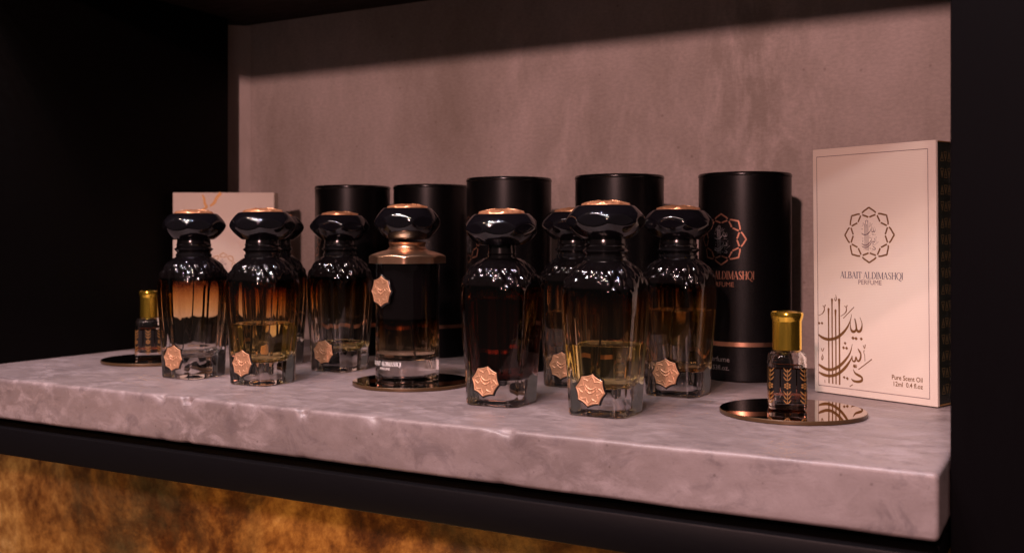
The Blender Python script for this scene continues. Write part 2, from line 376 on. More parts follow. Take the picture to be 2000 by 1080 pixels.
M['liq_amber'] = liquid('amber_perfume', (1.0, .84, .38)); M['liq_yellow'] = liquid('olive_yellow_perfume', (1.0, .90, .44))
M['liq_olive'] = liquid('olive_brown_perfume', (.80, .60, .28)); M['liq_dark'] = liquid('dark_red_perfume', (.16, .030, .022))
M['liq_pale'] = liquid('pale_perfume', (.97, .92, .80)); M['liq_oil'] = liquid('dark_amber_oil', (.45, .11, .02))
M['band'] = plain('black_bottle_print', (.004, .003, .003), .3, spec=.3)

# ------------------------------------------------------------------ the niche (metres; shelf top z = 0, x along the shelf, y into the niche)
XL, XR, YF, YB, ZC = -.94, -.063, .574, 1.0, .403
def plank(name, dims, m, b=.001, kind='structure', parent=None):
    mb = MB(); box_bm(mb, *dims, b); o = mb.build(name, m, parent, smooth=True, angle=40)
    if kind: o['kind'] = kind
    return o
plank('wall_back', (-1.4, .25, YB, YB + .05, -.04, .8), M['wall'])
mb = MB()   # the plaster turns the corner at a slant just behind the black side board
pl = [(-.9440, YB - .0003), (-.9650, .9790), (-1.30, .9790), (-1.30, YB - .0003)]
mb.add([(x, y, .0005) for x, y in pl] + [(x, y, ZC - .001) for x, y in pl], [(0, 1, 2, 3), (7, 6, 5, 4), (0, 4, 5, 1), (1, 5, 6, 2), (2, 6, 7, 3), (3, 7, 4, 0)])
tag(mb.build('wall_return', M['wall'], None, smooth=False), kind='structure')
plank('left_board', (-1.02, XL + .0008, .40, .9545, .0005, ZC - .001), M['black_board'])
plank('ceiling', (-1.30, XR - .001, .594, YB - .001, ZC, ZC + .05), M['ceiling'])
plank('right_board', (XR, .35, .6115, YB - .002, -.9, 1.0), M['charcoal_board'], .0012)
plank('wall_below', (-1.9, XR - .002, .80, .84, -1.2, -.068), M['rust'])
# floor of the lower bay far under the frame
plank('lower_floor', (-1.9, XR - .002, .30, .799, -.70, -.66), M['black_board'])

# cement shelf, edges uneven and chipped
def make_slab():
    prof = []   # cross-section in (y,z), front edge rounded, counter to run along x
    rb = .0028
    for k in range(5):
        a = PI + (PI / 2) * k / 4; prof.append((YF + rb + rb * math.cos(a), -.036 + rb + rb * math.sin(a)))
    low = prof[::-1]                           # bottom front corner, from bottom to face
    face = [(YF, -.036 + rb + (0.036 - 2 * rb) * t / 9) for t in range(1, 9)]
    topc = []
    for k in range(5):
        a = PI - (PI / 2) * k / 4; topc.append((YF + rb + rb * math.cos(a), -rb + rb * math.sin(a)))
    top = [(YF + rb + (YB - .001 - YF - rb) * (t / 24) ** 1.6, 0) for t in range(1, 25)]
    sec = low + face + topc + top + [(YB - .001, -.036)]
    x0, x1 = -.96, XR - .0015
    xs = [x0 + (x1 - .003 - x0) * i / 420 for i in range(421)]
    xs += [x1 - .003 + .003 * math.sin(PI / 2 * k / 4) for k in range(1, 5)]
    vs = []; ns = len(sec)
    for i, x in enumerate(xs):
        e = max(0, (x - (x1 - .003)) / .003); sh = .0028 * (1 - math.sqrt(max(0, 1 - e * e)))
        for j, (y, z) in enumerate(sec):
            p = Vector((x, y, z)); edge_top = math.exp(-((y - YF) ** 2 + z * z) / .004 ** 2); edge_bot = math.exp(-((y - YF) ** 2 + (z + .036) ** 2) / .004 ** 2)
            w = noise.noise(Vector((x * 22, y * 22, z * 30))); f = noise.noise(Vector((x * 120, y * 120 + 3, z * 120)))
            ch = max(0, noise.noise(Vector((x * 60, 2.2, 7))) - .22) * max(0, .6 + f)
            dy = .0007 * w + .0003 * f; dz = .00025 * w * math.exp(-(y - YF) / .03)
            if j >= len(low) + len(face) + len(topc): dy = 0; dz *= .5
            if y > YB - .01: dy = dz = 0
            yy = y + dy + (edge_top * .015 + edge_bot * .002) * ch + sh * (1 if y < .6 else 0)
            zz = z + dz - edge_top * (.011 * ch) + edge_bot * .001 * ch - (sh if z > -.004 else -sh if z < -.032 else 0)
            zz = min(zz, 0.0)
            vs.append((x, yy, zz))
    fs = []
    for i in range(len(xs) - 1):
        for j in range(ns):
            a = i * ns + j; b2 = i * ns + (j + 1) % ns
            fs.append((a, a + ns, b2 + ns, b2)[::-1])
    fs.append(tuple(range(ns))[::-1]); fs.append(tuple((len(xs) - 1) * ns + j for j in range(ns)))
    mb = MB(); mb.add(vs, fs)
    o = mb.build('cement_shelf', M['slab'], None, smooth=True, angle=50)
    bm = bmesh.new(); bm.from_mesh(o.data); bmesh.ops.recalc_face_normals(bm, faces=bm.faces[:]); bm.to_mesh(o.data); bm.free()
    tag(o, 'thick grey cement shelf slab with chipped front edge that carries the bottles', 'shelf')
make_slab()
fr = thing('shelf_frame', 'black steel frame rail running under the cement shelf', 'frame', (-.5, .58, -.066))
def fpart(name, d):
    mb = MB(); box_bm(mb, *[v - o_ for v, o_ in zip(d, (-.5, -.5, .58, .58, -.066, -.066))], .0014); return mb.build(name, M['bar'], fr, angle=40)
fpart('front_rail', (-1.9, XR - .004, .5715, .5945, -.0665, -.0428))
fpart('rear_rail', (-1.9, XR - .004, .775, .7985, -.0665, -.0425))
fpart('support_board', (-.955, XR - .004, .600, .770, -.0595, -.0365))

# ------------------------------------------------------------------ perfume bottle with faceted ball stopper
def planes8(a, dc, p=26):
    def f(th):
        s = 0
        for k in range(8):
            c = math.cos(th - k * PI / 4)
            if c > 0: s += (c / (a if k % 2 == 0 else dc)) ** p
        return s
    return f
HB = .1085
def rbodyA(th, z):
    a = interp([(0, .0217), (.025, .0230), (.05, .0252), (.07, .0266), (.084, .0271), (.12, .0273)], z)
    dc = a * interp([(0, 1.25), (.05, 1.19), (.09, 1.17)], z)
    R = interp([(.055, .0345), (.070, .0332), (.078, .0323), (.084, .0313), (.089, .0299), (.0935, .0282), (.0975, .0260), (.101, .0235), (.104, .0204), (.1065, .0170), (HB, .0138)], z)
    k = 10; u = (HB - z) / .026
    if u > 0:
        lat = abs(math.sin(k * th + u * 5.2)) * abs(math.sin(k * th - u * 5.2))
        R *= 1 + .075 * (lat - .40) * min(1, max(0, (HB - z) / .006)) * min(1, max(0, (z - .083) / .006))
    P = 70
    s = planes8(a, dc)(th) ** (1 / 26)
    r = (s ** P + (1 / R) ** P) ** (-1 / P)
    # shallow vertical fluting in the faces
    r *= 1 - .0008 * (math.cos(16 * th)) * min(1, max(0, (z - .02) / .03))
    e = .0016
    if z < e: r -= e * (1 - math.sqrt(max(0, 1 - ((e - z) / e) ** 2)))
    return r
def rcavA(th, z, zb=.0185, off=0.0):
    t = .0045; a = interp([(0, .0217), (.025, .0230), (.05, .0252), (.07, .0266), (.084, .0271), (.12, .0273)], z) - t
    s = planes8(a, a * 1.14, 10)(th) ** (1 / 10)
    R = interp([(.060, .029), (.080, .0262), (.090, .0235), (.098, .018), (.104, .0115), (.2, .0115)], z)
    r = (s ** 14 + (1 / R) ** 14) ** (-1 / 14)
    e = .009
    if z < zb + e: r *= .50 + .5 * math.sqrt(max(0, 1 - ((zb + e - z) / e) ** 2))
    return r + off
def seq(*segs):
    out = []
    for a, b, n in segs:
        for i in range(n): out.append(a + (b - a) * i / n)
    out.append(segs[-1][1]); return out
def glass_body(rout, rcav, zs_out, zs_in, mo, name='bottle_glass', n=160):
    mb = MB(); ringsurf(mb, zs_out, rout, n, 0); ringsurf(mb, zs_in, rcav, 96, 1, flip=True)
    o = mb.build(name, [mo, M['glass_in']], None, smooth=True, angle=38); me = o.data; bpy.data.objects.remove(o); return me
me_glassA = glass_body(rbodyA, rcavA, [0, .0002, .0005, .0009, .0016] + seq((.004, .07, 30), (.07, HB, 90)), seq((.0185, .0235, 10), (.0235, .0285, 6), (.03, .105, 46)), M['ombreA'])
def liq_mesh(rcav, zb, level, m, zb_f=.0185):
    zs = [z for z in seq((zb - .0001, zb + .005, 10), (zb + .005, zb + .010, 6), (zb + .0115, max(level, zb + .012), 30)) if z < level] + [level]
    mb = MB(); n = 96; zs = zs[:-1] + [level + .0006]; ringsurf(mb, zs, lambda a, z: rcav(a, max(z, zb), zb, .00012), n, cap1=False)
    b = len(mb.v) - 1 - n; pr = [(1 - .008, level + .00035), (1 - .03, level + .0001), (1 - .07, level)]   # meniscus
    base = [mb.v[b + k] for k in range(n)]; prev = b
    for q, z in pr:
        cur = len(mb.v); mb.v += [(x * q, y * q, z) for x, y, _ in base]
        for k in range(n): mb.f.append((prev + k, prev + (k + 1) % n, cur + (k + 1) % n, cur + k)); mb.m.append(0)
        prev = cur
    c_ = len(mb.v); mb.v.append((0, 0, level))
    for k in range(n): mb.f.append((c_, prev + k, prev + (k + 1) % n)); mb.m.append(0)
    o = mb.build('liquid', m, None, angle=38); me = o.data; bpy.data.objects.remove(o); return me
# stopper
def cap_mesh(rho=.0288, h=.0182, cut=.0264, hl=.0176, zlo=-.0125, ztop=.0108):
    S = (rho * rho + h * h) / (2 * h); k = S - h; S2 = (rho * rho + hl * hl) / (2 * hl); k2 = S2 - hl
    nt_, ne = 160, 110; vs = []; fs = []
    for i in range(ne + 1):
        el = -PI / 2 + PI * i / ne; c, s = math.cos(el), math.sin(el)
        for j in range(nt_):
            th = 2 * PI * j / nt_
            t1 = -k * s + math.sqrt(k * k * s * s + S * S - k * k); t2 = k2 * s + math.sqrt(k2 * k2 * s * s + S2 * S2 - k2 * k2)
            q = [1 / t1, 1 / t2]
            if s > 0: q.append(s / ztop)
            if s < 0: q.append(-s / -zlo)
            for m_ in range(8):
                cc = math.cos(th - m_ * PI / 4)
                if cc > 0 and c > 0: q.append(c * cc / cut)
            P = 120; mx = max(q); t = 1 / (mx * sum((v / mx) ** P for v in q) ** (1 / P))
            vs.append((t * c * math.cos(th), t * c * math.sin(th), t * s))
    for i in range(ne):
        for j in range(nt_):
            fs.append((i * nt_ + j, i * nt_ + (j + 1) % nt_, (i + 1) * nt_ + (j + 1) % nt_, (i + 1) * nt_ + j))
    mb = MB(); mb.add(vs, fs); o = mb.build('stopper', M['cap'], None, smooth=True); me = o.data; bpy.data.objects.remove(o); return me
me_cap = cap_mesh()
def dome_mesh(R=.0178, hgt=.0034):
    mb = MB(); nr, n = 44, 144; vs = []; fs = []
    def hh(r, th):
        q = r / R
        if q > .97: return .0008
        base = .0012 + hgt * (1 - q * q) * .82
        # pressed petals
        e = .55 * abs(math.cos(4 * th)) + .42
        rid = 1 - min(1, abs(q - e) / .085); rid = max(rid, 0)
        rid2 = max(0, 1 - abs(q - (.55 * abs(math.sin(4 * th)) + .30)) / .08)
        cen = max(0, 1 - abs(math.sin(6 * th + q * 12)) * 2.2) * (1 if q < .45 else 0)
        return base + .0009 * max(rid, rid2) + .0004 * cen
    for i in range(nr + 1):
        r = R * i / nr
        for j in range(n): th = 2 * PI * j / n; vs.append((r * math.cos(th), r * math.sin(th), hh(r, th)))
    for j in range(n): th = 2 * PI * j / n; vs.append((R * math.cos(th), R * math.sin(th), -.0006))
    for i in range(nr + 1):
        for j in range(n): fs.append((i * n + j, (i + 1) * n + j, (i + 1) * n + (j + 1) % n, i * n + (j + 1) % n))
    mb.add(vs, fs); o = mb.build('stopper_dome', M['dome'], None, smooth=True, angle=55); me = o.data; bpy.data.objects.remove(o); return me
me_dome = dome_mesh()
def medal_mesh(R=.0114, th_=.0013):
    """eight-pointed pressed seal; lies in the xz plane facing -y, centre at the origin"""
    nr, n = 30, 128; vs = []; fs = []
    def rr(a): return R * (1 - .13 * abs(math.sin(4 * a)) ** .75)
    def hh(q, a):
        h = 0
        if q > .90: h += .0005 * (1 - abs(q - .95) / .05)
        e = .62 + .20 * abs(math.cos(4 * a)); h += .00045 * max(0, 1 - abs(q - e) / .06)
        if q < .5:
            x = q * math.cos(a); y = q * math.sin(a)
            h += .00045 * max(0, 1 - abs(math.sin(x * 14)) * 2.0) * max(0, 1 - abs(y) * 2.2)
            h += .00045 * max(0, 1 - abs(y + .2 - 1.6 * x * x) / .07) + .00045 * max(0, 1 - abs(y - .05 - 1.4 * x * x) / .07)
        return h
    for i in range(nr + 1):
        q = i / nr
        for j in range(n):
            a = 2 * PI * j / n; r = rr(a) * q
            vs.append((r * math.sin(a), -th_ - hh(q, PI / 2 - a), r * math.cos(a)))
    for j in range(n): a = 2 * PI * j / n; vs.append((rr(a) * 1.02 * math.sin(a), .0004, rr(a) * 1.02 * math.cos(a)))
    for i in range(nr + 1):
        for j in range(n): fs.append((i * n + j, (i + 1) * n + j, (i + 1) * n + (j + 1) % n, i * n + (j + 1) % n))
    mb = MB(); mb.add(vs, fs); o = mb.build('seal', M['medal'], None, smooth=True, angle=50); me = o.data
    bm = bmesh.new(); bm.from_mesh(me); bmesh.ops.recalc_face_normals(bm, faces=bm.faces[:]); bm.to_mesh(me); bm.free()
    bpy.data.objects.remove(o)
    vs = []; fs = []
    for sidx, (k, y) in enumerate(((1.10, .0006), (1.10, -.0004), (1.04, -.0009))):
        for j in range(n):
            a = 2 * PI * j / n; r = rr(a) * k; vs.append((r * math.sin(a), y, r * math.cos(a)))
    b_ = len(vs); vs.append((0, -.0009, 0))
    for i in range(2):
        for j in range(n): fs.append((i * n + j, i * n + (j + 1) % n, (i + 1) * n + (j + 1) % n, (i + 1) * n + j))
    for j in range(n): fs.append((b_, 2 * n + (j + 1) % n, 2 * n + j)[::-1])
    mb = MB(); mb.add(vs, fs); o = mb.build('seal_rim', M['neck'], None, smooth=True, angle=40); me2 = o.data; bpy.data.objects.remove(o)
    return me, me2
me_medal, me_medalrim = medal_mesh()
def lathe_mesh(name, prof, m, n=72, cap0=True, cap1=True, angle=35):
    mb = MB(); lathe(mb, prof, n, 0, cap0, cap1); o = mb.build(name, m, None, angle=angle); me = o.data; bpy.data.objects.remove(o); return me
me_collar = lathe_mesh('collar', [(.0150, .1068), (.0156, .1080), (.0156, .1098), (.0147, .1106), (.0147, .1118), (.0154, .1126), (.0168, .1139), (.0168, .1146), (.0155, .1155),
                                  (.0149, .1163), (.0149, .1176), (.0153, .1182), (.0149, .1190), (.0146, .1196), (.0145, .1232)], M['neck'])
me_collar_slim = lathe_mesh('collar', [(.0120, .1070), (.0120, .1090), (.0105, .1094), (.0105, .1108), (.0112, .1113), (.0105, .1120), (.0100, .1190)], M['neck'])
def dip_mesh(z0, z1, x0, dx):
    cu = []; mb = MB(); n = 8; vs = []; fs = []
    K = 14
    for i in range(K + 1):
        t = i / K; z = z0 + (z1 - z0) * t; x = x0 + dx * (1 - t) ** 2; y = .3 * dx * (1 - t) ** 2
        for k in range(n): a = 2 * PI * k / n; vs.append((x + .0009 * math.cos(a), y + .0009 * math.sin(a), z))
    for i in range(K):
        for k in range(n): fs.append((i * n + k, i * n + (k + 1) % n, (i + 1) * n + (k + 1) % n, (i + 1) * n + k))
    fs.append(tuple(range(n))[::-1]); fs.append(tuple(K * n + k for k in range(n)))
    mb.add(vs, fs); o = mb.build('dip_tube', M['dip'], None); me = o.data; bpy.data.objects.remove(o); return me
me_dip = dip_mesh(.0215, .1045, 0, .006)
def child(name, me, parent, loc=(0, 0, 0), rot=(0, 0, 0), scale=None):
    o = bpy.data.objects.new(name, me); C.objects.link(o); o.parent = parent; o.location = loc; o.rotation_euler = rot
    if scale: o.scale = scale
    return o
GA = 'squat black perfume bottles with faceted stoppers'
proto = {}
def bottleA(x, y, rz, label, level, liqm, caprot=0, drop=0.0, slim=False, tilt=0, medal_dx=0.0):
    """each bottle is an Empty with its own set of parts sharing meshes"""
    t = thing('perfume_bottle', label, 'perfume bottle', (x, y, .0003), rz, GA)
    child('bottle_glass', me_glassA, t)
    child('collar', me_collar_slim if slim else me_collar, t)
    c = child('stopper', me_cap, t, (0, 0, .1352 - drop), (tilt + random.uniform(-.015, .015), random.uniform(-.015, .015), caprot))
    child('stopper_dome', me_dome, c, (0, 0, .0103), (0, 0, .2))
    s = child('seal', me_medal, t, (medal_dx - .0012, -.0226, .0185), (-.06, random.uniform(-.22, .22), random.uniform(-.04, .04)))
    child('seal_rim', me_medalrim, s)
    if level: child('liquid', liq_mesh(rcavA, .0185, level, liqm), t)
    child('dip_tube', me_dip, t, (0, 0, 0), (0, 0, random.uniform(0, 6)))
    return t
R_ = math.radians
bottleA(-.6996, .6684, R_(1), 'empty leftmost perfume bottle beside the far oil bottle, in front of the far white box', None, None, R_(10))
bottleA(-.616, .667, R_(-1), 'perfume bottle with a pool of bright amber liquid, second from left in the front row', .051, M['liq_amber'], R_(14))
bottleA(-.701, .777, R_(2), 'perfume bottle almost hidden directly behind the one with the bright amber liquid', .030, M['liq_pale'], R_(5))
bottleA(-.616, .772, R_(1), 'dark perfume bottle with little liquid, standing in front of the leftmost black tube', .0262, M['liq_yellow'], R_(18))
bottleA(-.381, .670, R_(2), 'perfume bottle full of very dark red liquid with a slim low neck, front row', .079, M['liq_dark'], R_(24), drop=.0042, slim=True, tilt=R_(1.0))
bottleA(-.294, .666, R_(0), 'nearest perfume bottle, with olive yellow liquid below its middle', .0486, M['liq_yellow'], R_(4))
bottleA(-.375, .785, R_(0), 'dark perfume bottle half hidden between the dark red bottle and the nearest one', .062, M['liq_olive'], R_(10))
bottleA(-.281, .779, R_(-1), 'perfume bottle two thirds full of brown liquid beside the carton with the copper flower', .067, M['liq_olive'], R_(9))

# ------------------------------------------------------------------ tall bottle with the rose-gold shoulder
def rbodyB(th, z):
    a = .0276
    s = planes8(a, a * 1.0, 12)(th) ** (1 / 12); r = (s ** 20 + (1 / .0283) ** 20) ** (-1 / 20)
    e = .0018
    if z < e: r -= e * (1 - math.sqrt(max(0, 1 - ((e - z) / e) ** 2)))
    return r
def rcavB(th, z, zb=.018, off=0):
    r = .0240; e = .007
    if z < zb + e: r *= .55 + .45 * math.sqrt(max(0, 1 - ((zb + e - z) / e) ** 2))
    return r + off
tb = thing('tall_perfume_bottle', 'straight black perfume bottle with rose-gold shoulder standing on the middle mirror disc', 'perfume bottle', (-.504, .7230, .0033), 0)
mb = MB(); ringsurf(mb, [0, .0003, .0008, .0018] + seq((.005, .0995, 40)), rbodyB, 128, 0); ringsurf(mb, seq((.018, .025, 12), (.026, .097, 20)), rcavB, 96, 1, flip=True)
mb.build('bottle_glass', [M['ombreB'], M['glass_in']], tb, angle=38)
child('liquid', liq_mesh(rcavB, .018, .085, M['liq_pale']), tb)
child('dip_tube', dip_mesh(.021, .097, 0, .005), tb)
def rsh(th, z):
    a = interp([(0, .0308), (.0052, .0312), (.02, .0312)], z); s = 0
    for k in range(8):
        c = math.cos(th - k * PI / 4 - R_(8))
        if c > 0: s += (c / a) ** 40
    s = s ** (1 / 40)
    Rr = interp([(.0, .040), (.0048, .0345), (.0060, .0330), (.0078, .0295), (.0098, .0235), (.0112, .0180), (.0122, .0165)], z)
    P = 60; r = (s ** P + (1 / Rr) ** P) ** (-1 / P)
    return r * (1 - .012 * abs(math.sin(4 * (th - R_(8)))) * min(1, z / .005) * max(0, 1 - z / .012))
mb = MB(); ringsurf(mb, seq((0, .0122, 44)), rsh, 192)
o = mb.build('gold_shoulder', M['shoulder_gold'], tb, angle=30); o.location = (0, 0, .0996)
cb = child('collar', lathe_mesh('collar', [(.0166, .1112), (.0166, .1122), (.0156, .1128), (.0152, .1136), (.0155, .1165), (.0160, .1172), (.0150, .1178)], M['shoulder_gold']), tb)
c = child('stopper', me_cap, tb, (0, 0, .1342), (0, 0, R_(20)), (1, 1, 1.14)); child('stopper_dome', me_dome, c, (0, 0, .0103), (0, 0, .3), (1, 1, .85))
def cyl_map(R, phi0, z0, off=.00015):
    """label map on a vertical cylinder, u to the viewer's right; phi0 = turn of the label from facing -y (towards -x negative)"""
    def f(u, v):
        a = phi0 + u / R; return ((R + off) * math.sin(a), -(R + off) * math.cos(a), z0 + v)
    return f
pB = R_(-14)
s = child('seal', me_medal, tb, (.0280 * math.sin(pB), -.0280 * math.cos(pB), .0765), (0, 0, pB), (1.1, 1, 1.12)); child('seal_rim', me_medalrim, s)
mb = MB(); serif_into(mb, 'ALBAIT ALDIMASHQI', .0036, cyl_map(.0283, R_(-7), .0145, .0004), 0, .031); text_into(mb, 'PERFUME', .0020, cyl_map(.0283, R_(-7), .0112, .0004))
mb.build('lettering', M['white_print'], tb, smooth=False)

# ------------------------------------------------------------------ mirror discs
def disc(x, y, label):
    mb = MB(); R = .0505
    lathe(mb, [(R - .0004, 0), (R, .0004), (R, .0024), (R - .0005, .0029)], 128, 1, cap0=True)
    lathe(mb, [(R - .0005, .0029), (.0001, .0029)], 128, 0)
    o = mb.build('mirror_disc', [M['mirror'], M['mirror_edge']], None, angle=30); o.location = (x, y, .0002)
    tag(o, label, 'coaster', 'round dark mirror discs under the bottles')
disc(-.178, .728, 'round dark mirror disc under the right oil bottle, reflecting the white box')
disc(-.500, .724, 'round dark mirror disc under the tall bottle with rose-gold shoulder')
disc(-.826, .735, 'round dark mirror disc under the far left oil bottle')

# ------------------------------------------------------------------ small oil bottles
def roil(th, z):
    s = 0
    for k in range(4):
        c = math.cos(th - k * PI / 2)
        if c > 0: s += (c / .0133) ** 7
    r = s ** (-1 / 7)
    R = interp([(0, .02), (.033, .0160), (.036, .0148), (.0385, .0128), (.0402, .0100), (.0408, .0085)], z)
    r = (r ** -18 + R ** -18) ** (-1 / 18)
    e = .0022
    if z < e: r -= e * (1 - math.sqrt(max(0, 1 - ((e - z) / e) ** 2)))
    return r
def rocav(th, z, zb=.0058, off=0):
    s = 0
    for k in range(4):
        c = math.cos(th - k * PI / 2)
        if c > 0: s += (c / .0117) ** 5
    r = s ** (-1 / 5); R = interp([(.033, .0150), (.037, .0120), (.0395, .0085)], z); r = (r ** -14 + R ** -14) ** (-1 / 14)
    e = .004
    if z < zb + e: r *= .6 + .4 * math.sqrt(max(0, 1 - ((zb + e - z) / e) ** 2))
    return r + off
mb = MB(); ringsurf(mb, [0, .0003, .0008, .0014, .0022] + seq((.004, .034, 20), (.034, .0408, 14)), roil, 128, 0)
ringsurf(mb, seq((.0058, .0098, 10), (.0102, .033, 14), (.033, .0395, 10)), rocav, 96, 1, flip=True)
o = mb.build('bottle_glass', [M['glass'], M['glass_in']], None, angle=38); me_oil = o.data; bpy.data.objects.remove(o)
me_oilliq = liq_mesh(rocav, .0058, .0290, M['liq_oil'])
me_oilcap = None
mb = MB(); lathe(mb, [(.0098, .0412), (.0102, .0414), (.0102, .0612), (.0104, .0620), (.0112, .0645), (.01145, .0664), (.0110, .0678), (.0103, .0680), (.0098, .0672)], 96, 0, cap0=True)
lathe(mb, [(.0098, .0672), (.0092, .0668), (.0070, .0680), (.0035, .0688), (.0001, .0690)], 96, 0)
o = mb.build('gold_cap', M['yellow_gold'], None, angle=50); me_oilcap = o.data; bpy.data.objects.remove(o)
def omap(off):
    def f(u, v):
        th = u; r = roil(th - PI / 2, v) + off; return (r * math.cos(th - PI / 2), r * math.sin(th - PI / 2), v)
    return f
# printed band and leaf columns
mb = MB(); n = 120; f = omap(.00010); vs = []; fs = []
zz = [.0122 + .0165 * i / 8 for i in range(9)]
for z in zz:
    for k in range(n): vs.append(f(2 * PI * k / n, z))
for i in range(8):
    for k in range(n):
        if k % 15 in (7,) : continue
        fs.append((i * n + k, i * n + (k + 1) % n, (i + 1) * n + (k + 1) % n, (i + 1) * n + k))
mb.add(vs, fs); o = mb.build('printed_band', M['band'], None); me_band = o.data; bpy.data.objects.remove(o)
mb = MB(); f = omap(.00024); rr = .0135
for k in range(8):
    u0 = 2 * PI * k / 8 - .05
    g = lambda x, z, u0=u0: f(u0 + x / rr, z)
    for zc in (.0060, .0090, .0120, .0220, .0250, .0280):
        for sg in (-1, 1):
            P = [(0, zc - .0012), (sg * .0012, zc - .0004), (sg * .0026, zc + .0016)]
            ribbon(mb, [(a, b, w) for (a, b), w in zip(P, (.0005, .0009, .0003))], 0, g)
    ribbon(mb, subdiv([(0, .0045), (0, .0135)], .002), .0005, g); ribbon(mb, subdiv([(0, .0205), (0, .0288)], .002), .0005, g)
    for j in range(7):
        rad = 0 if j == 6 else .0017; cx = rad * math.cos(j * PI / 3 + .5); cz = .0172 + rad * math.sin(j * PI / 3 + .5)
        b0 = [g(cx + .00075 * math.cos(2 * PI * q / 8), cz + .00075 * math.sin(2 * PI * q / 8)) for q in range(8)]
        mb.add(b0, [tuple(range(8))])
o = mb.build('gold_leaf_pattern', M['leaf_ink'], None, smooth=False); me_leaf = o.data; bpy.data.objects.remove(o)
def oil(x, y, rz, label, cs=(1, 1, 1)):
    t = thing('oil_bottle', label, 'oil bottle', (x, y, .0033), rz, 'small gold-capped oil bottles')
    child('bottle_glass', me_oil, t); child('liquid', me_oilliq, t); child('gold_cap', me_oilcap, t, scale=cs)
    child('printed_band', me_band, t); child('gold_leaf_pattern', me_leaf, t)
oil(-.1825, .731, R_(18), 'small gold-capped oil bottle with leaf pattern, on the right mirror disc beside the white box')
oil(-.832, .7345, R_(47), 'small gold-capped oil bottle at the far left, against the black board', (.86, .86, 1))

# ------------------------------------------------------------------ black carton tubes
GT = 'black cylindrical cartons along the back'
def tube_meshes():
    R, H = .0408, .1815
    mb = MB(); lathe(mb, [(R - .0012, 0), (R, .0010), (R, H - .0035)], 128, 0, cap0=True)
    o = mb.build('body', M['tube'], None, angle=50); a = o.data; bpy.data.objects.remove(o)
    mb = MB(); lathe(mb, [(R, H - .0035), (R + .0004, H - .0030), (R + .0004, H - .0012), (R - .0006, H), (R - .0022, H), (R - .003, H - .0014), (.0001, H - .0014)], 128, 0)
    o = mb.build('lid', M['tube_rim'], None, angle=50); b_ = o.data; bpy.data.objects.remove(o)
    mb = MB(); lathe(mb, [(R + .00025, .0305), (R + .00025, .0343)], 128, 0); o = mb.build('copper_band', M['copper_foil'], None); c_ = o.data; bpy.data.objects.remove(o)
    m_ = cyl_map(R, 0, .123, .0002)
    mb = MB(); emblem_into(mb, .0222, m_, 0)
    sc_ = .0222 * 1.25 / 900
    cal_into(mb, lambda x, y: ((x - 255) * sc_, -(y - 500) * sc_), sc_ * .75, cyl_map(R, 0, .123, .00025), 1)
    o = mb.build('flower_emblem', [M['copper_print'], M['grey_print']], None, smooth=False); d_ = o.data; bpy.data.objects.remove(o)
    mb = MB(); serif_into(mb, 'ALBAIT ALDIMASHQI', .0070, cyl_map(R, 0, .0885, .0002), 0, .058)
    text_into(mb, 'PERFUME', .0042, cyl_map(R, 0, .0820, .0002), 0)
    o = mb.build('brand_lettering', [M['copper_print']], None, smooth=False); e_ = o.data; bpy.data.objects.remove(o)
    mb = MB()
    text_into(mb, 'Perfume', .0046, cyl_map(R, R_(-4), .0170, .0002), 0)
    text_into(mb, '2.53fl.oz.', .0042, cyl_map(R, R_(-4), .0098, .0002), 0)
    o = mb.build('volume_lettering', [M['grey_print']], None, smooth=False); g_ = o.data; bpy.data.objects.remove(o)
    return a, b_, c_, d_, e_, g_
TM = tube_meshes()
def tube(x, y, rz, label):
    t = thing('carton_tube', label, 'carton', (x, y, .0003), rz, GT)
    for nme, me in zip(('body', 'lid', 'copper_band', 'flower_emblem', 'brand_lettering', 'volume_lettering'), TM): child(nme, me, t)
tube(-.698, .897, R_(-48), 'leftmost black cylindrical carton, behind the bottle with little liquid')
tube(-.614, .926, R_(-60), 'black cylindrical carton behind the tall bottle with rose-gold shoulder')
tube(-.481, .860, R_(-40), 'black cylindrical carton behind the bottle of dark red liquid')
tube(-.373, .876, R_(-50), 'black cylindrical carton behind the nearest bottle, plain side out')
tube(-.264, .906, R_(-13), 'rightmost black cylindrical carton with copper flower emblem, next to the white box')

# ------------------------------------------------------------------ white boxes
W, H = .1052, .1945
bx = thing('white_book_box', 'tall white card box with brown calligraphy and flower emblem, right end of the shelf', 'box', (-.188, .842, .0006), math.atan2(-.0413, .0993))
bx.rotation_euler.rotate_axis('X', R_(.9))
def bpart(name, d, m, b=.0006):
    mb = MB(); box_bm(mb, *d, b); return mb.build(name, m, bx, angle=40)
bpart('front_cover', (0, W, 0, .0034, 0, H), M['card'], .0008)
bpart('inner_box', (.0010, W - .0012, .0044, .030, .0012, H - .0012), M['green_card'])
bpart('gold_edge', (.0004, W - .0007, .0043, .029, H - .0012, H - .0004), M['gold_edge'], .0002)
bpart('gold_edge', (.0004, W - .0007, .0043, .029, .0001, .0011), M['gold_edge'], .0002)
bpart('back_cover', (0, W, .0302, .0340, 0, H), M['card'], .0008)
def flat(u0, v0, y=-.00012):
    return lambda u, v: (u0 + u, y, v0 + v)
F0 = flat(0, 0)
